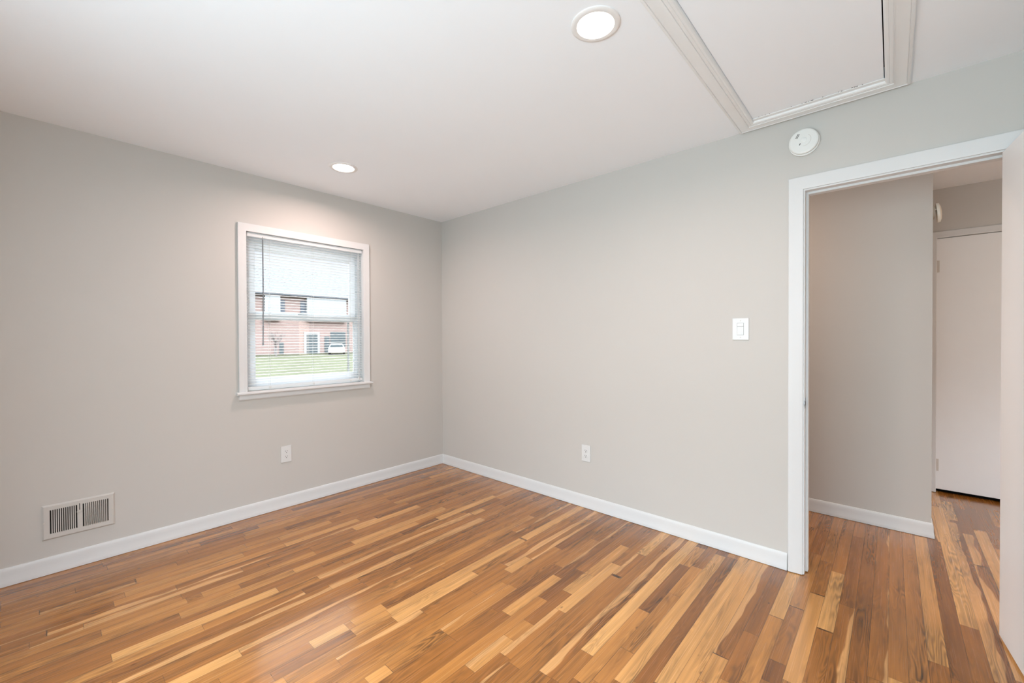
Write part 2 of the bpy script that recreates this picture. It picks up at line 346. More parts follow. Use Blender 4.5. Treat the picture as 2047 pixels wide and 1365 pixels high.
def build_floor():
    bm = bmesh.new()
    lb = bm.loops.layers.float_color.new('board'); le = bm.loops.layers.float_color.new('edge')
    rng = random.Random(11)
    rows = int((FY1-FY0)/BW)+2
    prev = []
    for k in range(-1, rows-1):
        y1 = -BOFF - k*BW; y0 = y1-BW
        if y0 < FY0: break
        fixed = sorted(FIXED.get(k, []))
        spans = []
        x = FX0; fi = 0
        def fill(a, b):
            first = True
            while b-a > 1e-4:
                ln = rng.choice((rng.uniform(0.3, 0.6), rng.uniform(0.5, 1.1), rng.uniform(0.8, 1.6)))
                if first and a == FX0: ln *= rng.random()
                first = False
                if b-a-ln < 0.18: ln = b-a
                tone = min(1, max(0, rng.gauss(0.36, 0.15)))
                t = rng.random()
                sap = -1.6 if t < 0.86 else rng.uniform(0.0, 0.5) + (10 if t > 0.93 else 0)
                spans.append((a, a+ln, tone, sap, None)); a += ln
        for f in fixed:
            if f[0]-x > 1e-4: fill(x, f[0])
            spans.append((max(x, f[0]), f[1], f[2], f[3], f[4] if len(f) > 4 else None)); x = f[1]
        if x < FX1: fill(x, FX1)
        for a, b, tone, sap, seed in spans:
            b = min(b, FX1)
            rn = rng.random()
            xs = [a, a+0.004, b-0.004, b] if b-a > 0.02 else [a, b]
            cols = [(bm.verts.new((q, y0, 0)), bm.verts.new((q, y1, 0))) for q in xs]
            for i in range(len(xs)-1):
                f = bm.faces.new((cols[i][0], cols[i+1][0], cols[i+1][1], cols[i][1]))
                for l in f.loops:
                    v = l.vert.co
                    l[lb] = (tone, rn, sap, 1)
                    l[le] = (min(v.x-a, b-v.x), (v.y-(y1-BW))/BW, 0, 1)
    me = bpy.data.meshes.new('floor'); bm.to_mesh(me); bm.free(); me.materials.append(M_WOOD)
    ob = bpy.data.objects.new('floor', me); COL.objects.link(ob); struct(ob)
    return ob
build_floor()

# ------------------------------------------------------------------ walls and ceiling
WT = 0.16
def wall_with_hole(name, box, hole, axis):
    """box = (x0,x1,y0,y1,z0,z1); hole = (a0,a1,z0,z1) along the other axis."""
    x0, x1, y0, y1, z0, z1 = box; a0, a1, h0, h1 = hole; b = MB()
    if axis == 'x':      # wall runs along x
        b.box(x0, a0, y0, y1, z0, z1); b.box(a1, x1, y0, y1, z0, z1)
        b.box(a0, a1, y0, y1, h1, z1)
        if h0 > z0: b.box(a0, a1, y0, y1, z0, h0)
    else:
        b.box(x0, x1, y0, a0, z0, z1); b.box(x0, x1, a1, y1, z0, z1)
        b.box(x0, x1, a0, a1, h1, z1)
        if h0 > z0: b.box(x0, x1, a0, a1, z0, h0)
    bmesh.ops.remove_doubles(b.bm, verts=b.bm.verts, dist=1e-5)
    return struct(b.build(name, M_WALL))
wall_with_hole('wall_left', (XW-WT, 0.0, 0.0, WT, 0, CH), (WX0-0.012, WX1+0.012, WZ0-0.02, WZ1+0.012), 'x')
wall_with_hole('wall_right', (0.0, 0.12, YR-1.4, WT, 0, CH), (DY1-0.02, DY0+0.02, 0, DZ+0.02), 'y')
wall_with_hole('wall_behind', (XW-WT, XW, YR-WT, 0.0, 0, CH), (W2Y0, W2Y1, W2Z0, W2Z1), 'y')
struct(MB().box(XW, 0.0, YR-WT, YR, 0, CH).build('wall_rear', M_WALL))
# hall: wall stub opposite the door, recess behind it, and ends out of view
HX = 1.030; HY = -3.574; HB = 2.150
b = MB().box(HX, HB+0.1, HY, 0.0, 0, 2.60)
struct(b.build('wall_hall_stub', M_WALL))
H2Y0, H2Y1, H2Z = -4.415, -3.650, 2.062     # door_2 opening in the hall's far wall
wall_with_hole('wall_hall_far', (HB, HB+0.12, -5.7, HY, 0, 2.60), (H2Y0, H2Y1, 0, H2Z), 'y')
struct(MB().box(0.12, HX, -1.4, -1.3, 0, 2.6).build('wall_hall_left', M_WALL))
wall_with_hole('wall_hall_right', (0.12, HB, -5.7, -5.6, 0, 2.6), (0.3, 1.5, 0.9, 1.8), 'x')  # hole added so the hall lamp outside can shine in
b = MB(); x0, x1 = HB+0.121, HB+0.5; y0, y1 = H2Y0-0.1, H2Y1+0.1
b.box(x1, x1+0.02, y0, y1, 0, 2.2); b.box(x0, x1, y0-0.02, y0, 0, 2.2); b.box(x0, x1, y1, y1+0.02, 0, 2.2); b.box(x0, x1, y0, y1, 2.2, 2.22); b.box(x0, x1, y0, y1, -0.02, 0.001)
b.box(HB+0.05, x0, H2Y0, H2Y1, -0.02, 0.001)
struct(b.build('door_gap_dark_box', M_BLACK))  # black box added behind the closed door to keep its bottom gap dark
# ceiling with a hole for the attic hatch
AX0, AX1, AY0, AY1 = -1.78, -0.112, -3.359, -2.826
b = MB()
b.box(XW, AX0, YR, 0, CH, CH+0.06); b.box(AX1, 0.0, YR, 0, CH, CH+0.06)
b.box(AX0, AX1, YR, AY0, CH, CH+0.06); b.box(AX0, AX1, AY1, 0, CH, CH+0.06)
bmesh.ops.remove_doubles(b.bm, verts=b.bm.verts, dist=1e-5)
struct(b.build('ceiling', M_CEIL))
struct(MB().box(0.12, HB, -5.6, -1.4, 2.455, 2.52).build('ceiling_hall', M_CEIL))
b = MB(); z0, z1 = CH+0.061, CH+0.5     # black box added over the hatch to keep light out of its gap
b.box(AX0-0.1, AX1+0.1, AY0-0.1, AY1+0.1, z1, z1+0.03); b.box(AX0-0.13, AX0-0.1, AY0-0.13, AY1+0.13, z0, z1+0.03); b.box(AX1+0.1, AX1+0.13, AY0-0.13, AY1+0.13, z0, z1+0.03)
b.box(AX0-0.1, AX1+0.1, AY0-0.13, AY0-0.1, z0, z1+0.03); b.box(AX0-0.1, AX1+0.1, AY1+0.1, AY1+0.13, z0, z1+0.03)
struct(b.build('attic_dark_box', M_BLACK))

# ------------------------------------------------------------------ baseboards
BH = 0.0934
BASE = [(0, 0.002), (0.0140, 0.002), (0.0142, 0.012), (0.0128, 0.024), (0.0105, 0.034), (0.0098, 0.060), (0.0092, 0.076), (0.0075, 0.086), (0.0045, 0.0925), (0.002, BH), (0, BH)]
fl = lambda a, b_, d: Vector((a, b_, d))
def baseboard(name, path):
    return struct(MB().molding(path, BASE, fl).build(name, M_TRIM, smooth=True, angle=30))
# the offset goes to the left of the path: walk with the wall on the right hand
baseboard('baseboard_left', [(0.0, 0.0), (XW, 0.0)])
baseboard('baseboard_right', [(0.0, -2.967), (0.0, 0.0)])
baseboard('baseboard_hall', [(HB-0.02, HY), (HX, HY), (HX, -1.42)][::1])
baseboard('baseboard_behind', [(XW, 0.0), (XW, YR)])
baseboard('baseboard_rear', [(XW, YR), (0.0, YR)])

# ------------------------------------------------------------------ doorway trim: jamb, stop, casings
CAS = [(0.0, 0.0), (0.0, 0.0085), (0.004, 0.0105), (0.020, 0.0115), (0.045, 0.0150), (0.058, 0.0168), (0.063, 0.0165), (0.0655, 0.0140), (0.0655, 0.0)]
def door_trim(name, x_face, sgn, y_in0, y_in1, z_in, prof=CAS, zb=0.004):
    # path around the opening, the offset points away from the opening
    path = [(y_in0, zb), (y_in0, z_in), (y_in1, z_in), (y_in1, zb)]
    if y_in0 < y_in1: pass
    b = MB().molding(path, [(-u if y_in0 > y_in1 else u, d) for u, d in prof], lambda a, c, d: Vector((x_face + sgn*d, a, c)))
    return struct(b.build(name, M_TRIM, smooth=True, angle=30))
door_trim('trim_1', 0.0, -1, DY0+0.006, DY1-0.006, DZ+0.008)
door_trim('trim_2', 0.12, 1, DY0+0.006, DY1-0.006, DZ+0.008)
jt = 0.018
b = MB()
b.box(-0.001, 0.121, DY0, DY0+jt, 0.004, DZ+jt); b.box(-0.001, 0.121, DY1-jt, DY1, 0.004, DZ+jt); b.box(-0.001, 0.121, DY1, DY0, DZ, DZ+jt)
# door stop
for (y0, y1) in ((DY0-0.011, DY0), (DY1, DY1+0.011)): b.box(0.040, 0.075, y0, y1, 0.006, DZ-0.0105)
b.box(0.040, 0.075, DY1, DY0, DZ-0.011, DZ)
struct(b.build('trim_3', M_TRIM))
# strike plate on the latch-side jamb, with a curved lip over the edge
t = thing('strike_plate', 'small steel latch strike plate on the left jamb of the open doorway', 'strike plate', (0.02, DY0, 0.915))
b = MB()
out = []
for i in range(9): a = -PI/2+PI*i/8; out.append((-0.004-0.010*math.cos(a), 0.016*math.sin(a)))
pts = [(0.030, -0.028), (0.030, 0.028), (0.0, 0.028)] + [(x, z) for x, z in out[::-1]] + [(0.0, -0.028)]
b.prism([(x-0.006, z) for x, z in pts], lambda u, v, q: Vector((0.008+u, DY0-q, 0.915+v)), 0.0, 0.0016)
b.build('plate', M_STEEL, t)
MB().box(0.004, 0.018, DY0-0.0022, DY0-0.0014, 0.903, 0.927).build('latch_hole', M_DARK, t)
for dz in (-0.021, 0.021):
    MB().lathe([(0, 0), (0.0032, 0), (0.0028, 0.001), (0, 0.001)], lambda x, y, h, dz=dz: Vector((0.016+x, DY0-0.0016-h, 0.915+dz+y)), 12).build('screw', M_STEEL, t)

# ------------------------------------------------------------------ open door leaf (door_1), hinged on the far jamb, swung into the room
HP = Vector((-0.006, -3.760, 0.0)); ANG = math.radians(180+5.6)
LEAFW, LEAFT = 0.712, 0.035
t = thing('door', 'white flush door leaf swung open into the room at the right edge', 'door', HP, ANG)
b = MB().box(0.003, LEAFW, -LEAFT, 0.0, 0.012, 2.034, bev=0.0015)
Mx = Matrix.Translation(HP) @ Matrix.Rotation(ANG, 4, 'Z')
# local -y faces the camera side once rotated
def leafbox(bb, name, m, par, smooth=False):
    bmesh.ops.transform(bb.bm, matrix=Mx, verts=bb.bm.verts); return bb.build(name, m, par, smooth)
leafbox(b, 'leaf', M_DOOR, t)
for side in (1, -1):
    kb = MB(); s0 = 0.0 if side == 1 else -LEAFT
    fn = lambda x, y, h, s0=s0, side=side: Vector((LEAFW-0.06+x, s0+side*h, 0.915+y))
    kb.lathe([(0, 0), (0.032, 0), (0.032, 0.004), (0.014, 0.009), (0.011, 0.030), (0.020, 0.038), (0.027, 0.050), (0.025, 0.060), (0.014, 0.066), (0, 0.067)], fn, 32)
    leafbox(kb, 'knob', M_STEEL, t, True)
for z in (0.20, 1.02, 1.84):
    hb = MB(); hb.tube([(-0.001, 0.006, z-0.045), (-0.001, 0.006, z+0.045)], 0.006, 12)
    hb.box(0.0, 0.0022, -0.032, 0.004, z-0.044, z+0.044)
    leafbox(hb, 'hinge', M_STEEL, t)

# ------------------------------------------------------------------ closed hall door
door_trim('trim_4', HB, -1, H2Y1-0.004, H2Y0+0.004, H2Z-0.003, prof=[(0, 0), (0, 0.013), (0.004, 0.0155), (0.048, 0.0155), (0.052, 0.013), (0.052, 0)])
b = MB()
b.box(HB-0.001, HB+0.121, H2Y1-0.001, H2Y1+0.017, 0.004, H2Z); b.box(HB-0.001, HB+0.121, H2Y0-0.017, H2Y0+0.001, 0.004, H2Z)
struct(b.build('trim_5', M_TRIM))
t = thing('door', 'white flush door closed at the end of the hall beyond the doorway', 'door', (HB+0.02, H2Y1, 0))
MB().box(HB+0.002, HB+0.037, H2Y0+0.006, H2Y1-0.004, 0.030, H2Z-0.006, bev=0.001).build('leaf', M_DOOR, t)
for z in (0.225, 1.832):
    hb = MB(); hb.tube([(HB-0.004, H2Y1+0.000, z-0.050), (HB-0.004, H2Y1+0.000, z+0.050)], 0.0065, 10)
    hb.box(HB-0.0005, HB+0.0018, H2Y1-0.020, H2Y1+0.0, z-0.048, z+0.048)
    hb.build('hinge', M_HINGE, t)
MB().lathe([(0, 0), (0.032, 0), (0.032, 0.004), (0.014, 0.009), (0.011, 0.030), (0.020, 0.038), (0.027, 0.050), (0.025, 0.060), (0.014, 0.066), (0, 0.067)],
           lambda x, y, h: Vector((HB+0.002-h, H2Y0+0.066+x, 0.93+y)), 32).build('knob', M_STEEL, t, True)

# ------------------------------------------------------------------ window_1: casing, stool, apron, vinyl unit
# wood casing (trim), offset outward from the opening
WC = [(0.0, 0.0), (0.0, 0.0135), (0.004, 0.0150), (0.016, 0.0140), (0.040, 0.0155), (0.0485, 0.0185), (0.052, 0.0180), (0.052, 0.0)]
def win_pt(a, c, d): return Vector((a, -d, c))
win = struct(bpy.data.objects.new('window_1', None)); COL.objects.link(win); win.location = ((WX0+WX1)/2, 0, WZ0)
b = MB().molding([(WX1, WZ0), (WX1, WZ1), (WX0, WZ1), (WX0, WZ0)], [(-u, d) for u, d in WC], win_pt)
b.build('casing', M_TRIM, win, True, angle=30)
b = MB().prism([(0.055, 0.877), (-0.036, 0.877), (-0.041, 0.881), (-0.042, 0.887), (-0.040, 0.893), (-0.036, 0.895), (0.055, 0.895)],
               lambda u, v, q: Vector((q, u, v)), WX0-0.069, WX1+0.069)
b.build('stool', M_TRIM, win, True, angle=30)
b = MB().prism([(0, 0.876), (-0.0165, 0.876), (-0.0165, 0.846), (-0.012, 0.838), (0, 0.838)], lambda u, v, q: Vector((q, u, v)), WX0-0.052, WX1+0.052)
b.build('apron', M_TRIM, win)
b = MB()      # painted wood reveal
b.box(WX0-0.012, WX0, 0.0, WT, WZ0, WZ1+0.012); b.box(WX1, WX1+0.012, 0.0, WT, WZ0, WZ1+0.012); b.box(WX0, WX1, 0.0, WT, WZ1, WZ1+0.012)
b.build('reveal', M_TRIM, win)
# vinyl frame
b = MB(); fy0, fy1 = 0.058, 0.135
b.box(WX0, WX0+0.038, fy0, fy1, WZ0, WZ1, bev=0.002); b.box(WX1-0.022, WX1, fy0, fy1, WZ0, WZ1, bev=0.002)
b.box(WX0+0.038, WX1-0.022, fy0, fy1, WZ1-0.050, WZ1, bev=0.002); b.box(WX0+0.038, WX1-0.022, fy0, fy1, WZ0, WZ0+0.030, bev=0.002)
b.build('frame', M_VINYL, win)
def sash(name, gx0, gx1, gz0, gz1, ox0, ox1, oz0, oz1, y0, y1, g):
    b = MB()
    b.box(ox0, gx0, y0, y1, oz0, oz1, bev=0.002); b.box(gx1, ox1, y0, y1, oz0, oz1, bev=0.002)
    b.box(gx0, gx1, y0, y1, oz0, gz0, bev=0.002); b.box(gx0, gx1, y0, y1, gz1, oz1, bev=0.002)
    s = b.build(name, M_VINYL, win)
    MB().box(gx0, gx1, g-0.002, g+0.002, gz0, gz1).build('pane', M_GLASS, s)
    return s
sash('upper_sash', -1.655, -0.927, 1.475, 1.925, WX0+0.034, WX1-0.020, 1.432, 1.975, 0.100, 0.126, 0.113)
ls = sash('lower_sash', -1.665, -0.905, 0.978, 1.412, WX0+0.034, WX1-0.018, 0.925, 1.456, 0.070, 0.096, 0.083)
b = MB().box(-1.36, -1.30, 0.062, 0.09, 1.456, 1.464, bev=0.002); b.lathe([(0.011, 0), (0.011, 0.008), (0.006, 0.012), (0, 0.012)], lambda x, y, h: Vector((-1.33+x, 0.078+y, 1.464+h)), 16)
b.box(-1.335, -1.29, 0.070, 0.078, 1.470, 1.476, bev=0.001)
b.build('sash_lock', M_VINYL, win)
# insect screen bar outside the lower sash
b = MB(); b.box(-0.935, -0.920, 0.128, 0.138, 0.925, 1.44); b.box(WX0+0.04, -0.920, 0.128, 0.138, 1.425, 1.44)
b.build('screen_bar', M_STEEL, win)

# ------------------------------------------------------------------ mini blind
BX0, BX1 = WX0+0.009, WX1-0.007
bl = thing('window_blind', 'white slatted mini blind hanging open in the window', 'blind', ((BX0+BX1)/2, 0.02, WZ1))
b = MB().prism([(0.004, 2.000), (0.004, 2.026), (0.006, 2.028), (0.030, 2.028), (0.032, 2.026), (0.032, 2.000), (0.030, 1.999), (0.006, 1.999)], lambda u, v, q: Vector((q, u, v)), BX0, BX1)
b.build('headrail', M_SLAT, bl)
for x in (-1.655, -1.56, -0.985):
    MB().box(x-0.012, x+0.012, 0.001, 0.014, 2.018, 2.0295, bev=0.001).build('clip', M_SLAT, bl)
z0b, z0e = 0.903, 0.909      # bottom rail hangs a touch lower at its left end
b = MB()
pr = [(-0.011, 0.0), (-0.011, 0.016), (-0.008, 0.021), (0.008, 0.021), (0.011, 0.016), (0.011, 0.0)]
A = [b.bm.verts.new((BX0+0.001, 0.018+u, z0b+v)) for u, v in pr]; B = [b.bm.verts.new((BX1-0.001, 0.018+u, z0e+v)) for u, v in pr]
b.bm.faces.new(A); b.bm.faces.new(B[::-1])
for i in range(6): b.bm.faces.new((A[i], B[i], B[(i+1) % 6], A[(i+1) % 6]))
b.build('bottom_rail', M_SLAT, bl)
NS = 51
b = MB(); prof = [(-0.0125, -0.0010), (-0.0063, 0.0012), (0, 0.0019), (0.0063, 0.0012), (0.0125, -0.0010)]
tilt = math.radians(2.0)
def slatpt(u, v): return (u*math.cos(tilt)-v*math.sin(tilt), u*math.sin(tilt)+v*math.cos(tilt))
full = [slatpt(u, v+0.0003) for u, v in prof] + [slatpt(u, v-0.0003) for u, v in prof[::-1]]
b.prism(full, lambda u, v, q: Vector((q, 0.018+u, 1.985+v)), BX0+0.003, BX1-0.003)
s0 = b.build('slat', M_SLAT, bl, True, angle=50, origin=((BX0+BX1)/2, 0.018, 1.985))
zs = [1.985 - (1.985-0.948)*i/(NS-1) for i in range(NS)]
for i in range(1, NS):
    c = s0.copy(); COL.objects.link(c); c.parent = bl; c.location = s0.location + Vector((0, 0, zs[i]-1.985))
    c.rotation_euler = (random.uniform(-0.012, 0.012), 0.0008*random.uniform(-1, 1)+0.003*(i/NS)**2*-1, 0)
for x in (-1.590, -1.275, -0.968):
    b = MB()
    for y in (0.0045, 0.0315): b.tube([(x, y, 2.0), (x, y, 0.918)], 0.0006, 5)
    b.tube([(x+0.006, 0.018, 2.0), (x+0.006, 0.018, 0.925)], 0.0006, 5)
    b.build('ladder_cord', M_CORD, bl)
    MB().box(x-0.007, x+0.007, 0.0045, 0.008, 0.905, 0.921, bev=0.001).build('rail_plug', M_CORD, bl)
b = MB().tube([(-1.634, -0.001, 1.988), (-1.634, -0.003, 1.60), (-1.638, -0.004, 1.236)], 0.0042, 8)
b.tube([(-1.638, -0.004, 1.240), (-1.638, -0.004, 1.222)], 0.0056, 8)
w = b.build('tilt_wand', M_WAND, bl)
MB().tube([(-1.634, 0.006, 2.008), (-1.634, -0.002, 2.002), (-1.634, -0.001, 1.985)], 0.002, 6).build('wand_hook', M_STEEL, bl)
b = MB().tube([(-0.893, 0.0, 2.0), (-0.897, -0.002, 1.5), (-0.900, -0.004, 0.945)], 0.0009, 5); b.tube([(-0.897, 0.002, 2.0), (-0.901, 0.0, 1.5), (-0.903, -0.003, 0.945)], 0.0009, 5)
b.build('lift_cord', M_CORD, bl)
MB().lathe([(0, 0.03), (0.003, 0.03), (0.006, 0.004), (0.0055, 0), (0, 0)], lambda x, y, h: Vector((-0.9015+x, -0.0045+y, 0.918+h)), 12).build('cord_tassel', M_PLATE, bl, True)

# ------------------------------------------------------------------ added_window_2 behind the camera, unseen; added and sized to light the room
win2 = struct(bpy.data.objects.new('added_window_2', None)); COL.objects.link(win2); win2.location = (XW, (W2Y0+W2Y1)/2, W2Z0)
b = MB().molding([(W2Y0, W2Z0), (W2Y0, W2Z1), (W2Y1, W2Z1), (W2Y1, W2Z0)], WC, lambda a, c, d: Vector((XW+d, a, c)), closed=True)
b.build('casing', M_TRIM, win2, True, angle=30)
b = MB(); x0, x1 = XW-0.12, XW-0.06; ym = (W2Y0+W2Y1)/2
b.box(x0, x1, W2Y0, W2Y0+0.05, W2Z0, W2Z1); b.box(x0, x1, W2Y1-0.05, W2Y1, W2Z0, W2Z1); b.box(x0, x1, ym-0.03, ym+0.03, W2Z0, W2Z1)
b.box(x0, x1, W2Y0+0.05, W2Y1-0.05, W2Z0, W2Z0+0.05); b.box(x0, x1, W2Y0+0.05, W2Y1-0.05, W2Z1-0.05, W2Z1)
b.build('frame', M_VINYL, win2)

# ------------------------------------------------------------------ outlets and switch
def outlet(label, M, group='duplex wall outlets'):
    """local: x right, z up, y = towards the room is negative."""
    t = thing('wall_outlet', label, 'outlet', M.translation, 0, group)
    def T(bb, name, m, par=t, sm=False):
        bmesh.ops.transform(bb.bm, matrix=M, verts=bb.bm.verts); return bb.build(name, m, par, sm)
    b = MB(); w, h = 0.0375, 0.0610
    b.box(-w, w, -0.0062, 0.0, -h, h, bev=0.0026)
    T(b, 'plate', M_PLATE)
    for dz in (0.0195, -0.0195):
        b = MB(); pts = []
        for i in range(24):
            a = 2*PI*i/24; pts.append((max(-0.0172, min(0.0172, 0.0172*math.cos(a)*1.0)), max(-0.0142, min(0.0142, 0.0172*math.sin(a)))))
        b.prism(pts, lambda u, v, q, dz=dz: Vector((u, -q, dz+v)), 0.004, 0.0078)
        r = T(b, 'receptacle', M_PLATE)
        b = MB(); b.box(-0.0076, -0.0050, -0.0081, -0.0070, dz-0.001, dz+0.0075); b.box(0.0050, 0.0076, -0.0081, -0.0070, dz+0.0, dz+0.0075)
        b.lathe([(0, 0.0070), (0.0030, 0.0070), (0.0030, 0.0081), (0, 0.0081)], lambda x, y, h, dz=dz: Vector((x, -h, dz-0.0075+y)), 12)
        T(b, 'slots', M_DARK, r)
    b = MB().lathe([(0, 0.006), (0.0032, 0.006), (0.0026, 0.0072), (0, 0.0074)], lambda x, y, h: Vector((x, -h, y)), 12)
    T(b, 'screw', M_PLATE)
    return t
ML = Matrix.Translation((-1.4875, 0.0, 0.402))
MR = Matrix.Translation((0.0, -1.697, 0.407)) @ Matrix.Rotation(-PI/2, 4, 'Z')
outlet('white duplex outlet on the wall below the window', ML)
outlet('white duplex outlet low on the blank wall left of the doorway', MR)
MS = Matrix.Translation((0.0, -2.737, 1.315)) @ Matrix.Rotation(-PI/2, 4, 'Z')
t = thing('light_switch', 'white wall switch plate with a paddle switch left of the doorway', 'light switch', MS.translation)
def T(bb, name, m, par=t, sm=False):
    bmesh.ops.transform(bb.bm, matrix=MS, verts=bb.bm.verts); return bb.build(name, m, par, sm)
b = MB(); w, h = 0.0430, 0.0630
b.box(-w, w, -0.0065, 0.0, -h, h, bev=0.0028)
T(b, 'plate', M_PLATE)
b = MB(); w, z0, z1 = 0.0165, -0.0335, 0.0335
b.box(-w-0.0012, w+0.0012, -0.0068, -0.005, z0-0.0012, z1+0.0012); T(b, 'gap', M_RUBBER)
b = MB(); b.prism([(-0.0050, z0), (-0.0098, z0), (-0.0080, 0.0135), (-0.0072, 0.0145), (-0.0050, 0.0145)], lambda u, v, q: Vector((q, u, v)), -w, w)
T(b, 'paddle', M_PLATE)
b = MB(); b.box(-w, w, -0.0086, -0.005, 0.0165, z1, bev=0.0006); T(b, 'toggle_bar', M_PLATE)
for z in (0.048, -0.048):
    b = MB().lathe([(0, 0.006), (0.0032, 0.006), (0.0026, 0.0074), (0, 0.0076)], lambda x, y, h, z=z: Vector((x, -h, z+y)), 12); b.box(-0.0004, 0.0004, -0.0078, -0.0072, z-0.0024, z+0.0024); T(b, 'screw', M_HINGE)

# ------------------------------------------------------------------ wall register (vent)
RX0, RX1, RZ0, RZ1 = -2.717, -2.431, 0.187, 0.374
t = thing('wall_register', 'greige painted metal air register low on the left wall', 'vent', ((RX0+RX1)/2, 0, RZ0))
b = MB(); d = 0.0085
GX0, GX1, GZ0, GZ1 = -2.688, -2.458, 0.217, 0.346
GM0, GM1 = -2.584, -2.563
def rp(u, v, q): return Vector((u, -v, q))
rim = [(0.0, 0.0), (0.0, 0.004), (0.006, d), (0.0, d)]
# bevelled rim
b.molding([(RX0, RZ0), (RX1, RZ0), (RX1, RZ1), (RX0, RZ1)], [(0.0, 0.0), (0.0, 0.003), (0.007, d), (0.010, d), (0.010, 0.0)], lambda a, c, dd: Vector((a, -dd, c)), closed=True)
i = 0.010; dd = 0.0065
b.box(RX0+i, GX0, -d, -0.001, RZ0+i, RZ1-i); b.box(GX1, RX1-i, -d, -0.001, RZ0+i, RZ1-i)
b.box(GX0, GX1, -d, -0.001, RZ0+i, GZ0); b.box(GX0, GX1, -d, -0.001, GZ1, RZ1-i)
b.box(GM0, GM1, -d, -0.001, GZ0, GZ1)
b.build('plate', M_REG, t)
for (a, c, cnt) in ((GX0, GM0, 13), (GM1, GX1, 13)):
    b = MB(); pitch = (c-a)/cnt
    for k in range(1, cnt):
        xc = a + pitch*k
        b.box(xc-0.0020, xc+0.0020, -0.0080, -0.0062, GZ0, GZ1)
        if a == GM1:      # this bank's rear fins stand half closed
            b.box(-0.0005, 0.0005, -0.0016, 0.0016, GZ0, GZ1, M=Matrix.Translation((xc+0.0026, -0.0036, 0)) @ Matrix.Rotation(math.radians(-38), 4, 'Z'))
    b.build('louvre_bank', M_REG, t)
b = MB(); b.box(GX0-0.004, GX1+0.004, -0.0008, 0.0, GZ0-0.004, GZ1+0.004); b.build('duct_shade', M_DUCT, t)  # thin dark sheet on the wall, painting the shade behind the louvres
b = MB(); b.box(-2.5765, -2.5735, -0.0092, -0.0080, 0.316, 0.352); b.build('lever_slot', M_DARK, t)
b = MB(); b.box(-2.5860, -2.5640, -0.0160, -0.0088, 0.3055, 0.3095, bev=0.0008); b.box(-2.578, -2.572, -0.0150, -0.0088, 0.3095, 0.316); b.build('lever', M_REG, t)
for (x, z) in ((-2.7095, 0.280), (-2.4415, 0.282)):
    b = MB().lathe([(0, 0.008), (0.0036, 0.008), (0.0030, 0.0096), (0, 0.0098)], lambda X, Y, h, x=x, z=z: Vector((x+X, -h, z+Y)), 12); b.box(x-0.0026, x+0.0026, -0.0101, -0.0095, z-0.0004, z+0.0004)
    b.build('screw', M_HINGE, t)

# ------------------------------------------------------------------ smoke alarms
def alarm_parts(t, F, m, m2=None):
    """F(x,y,h): local disc coordinates -> world (h = away from the wall)."""
    MB().lathe([(0, 0.0), (0.0665, 0.0), (0.0685, 0.004), (0.0680, 0.011), (0.0640, 0.0135), (0, 0.0135)], F, 64).build('base', m, t, True)
    b = MB().lathe([(0, 0.0136), (0.0560, 0.0136), (0.0565, 0.020), (0.0635, 0.0225), (0.0650, 0.027), (0.0645, 0.033), (0.0610, 0.0365), (0.0560, 0.0375), (0.0250, 0.0395), (0.0, 0.0398)], F, 64)
    return b.build('cover', m, t, True)
SY, SZ = -3.040, 2.290
t = thing('smoke_alarm', 'round white smoke alarm on the wall above the doorway corner', 'smoke alarm', (0, SY, SZ))
# local x -> image left-right (-Y), local y -> Z
CA, SA = math.cos(math.radians(-22)), math.sin(math.radians(-22))
F = lambda x, y, h: Vector((-h, SY-(x*CA-y*SA), SZ+(x*SA+y*CA)))
cv = alarm_parts(t, F, M_ALARM)
for k, r in enumerate((-0.0395, -0.0335)):
    b = MB()
    a = [(r+0.0, 0.006), (r+0.002, 0.030), (r+0.0045, 0.030), (r+0.0025, 0.006)]
    b.prism([(x-0.004*0, y) for x, y in a], lambda u, v, q: F(u, v, q), 0.0378, 0.0392)
    b.build('sounder_slot', M_DARK, t)
b = MB().prism([(-0.0100, -0.024), (-0.0095, -0.014), (-0.0062, -0.014), (-0.0067, -0.024)], lambda u, v, q: F(u, v, q), 0.0385, 0.0402); b.build('indicator_slot', M_DARK, t)
MB().lathe([(0.0, 0.0398), (0.0125, 0.0398), (0.0130, 0.0408), (0.0105, 0.0420), (0, 0.0424)], lambda x, y, h: F(x+0.002, y+0.004, h), 32).build('test_button', M_ALARM, t, True)
b = MB()
for i in range(14):
    a0 = math.radians(-75+150*i/14); a1 = math.radians(-75+150*(i+1)/14); r0, r1 = 0.0290, 0.0306
    q = [F(r*math.cos(a)+0.002, r*math.sin(a)*1.0+0.004, 0.0397) for r, a in ((r0, a0), (r1, a0), (r1, a1), (r0, a1))]
    vs = [b.bm.verts.new(p) for p in q] + [b.bm.verts.new(p+Vector((-0.0005, 0, 0))) for p in q]
    for f in ((0,1,2,3), (4,7,6,5), (0,4,5,1), (1,5,6,2), (2,6,7,3), (3,7,4,0)): b.bm.faces.new([vs[j] for j in f])
b.build('cover_groove', M_HINGE, t)
# hall alarm, hanging off its base on the side of the hall stub
AXx, AZ = 1.130, 1.985
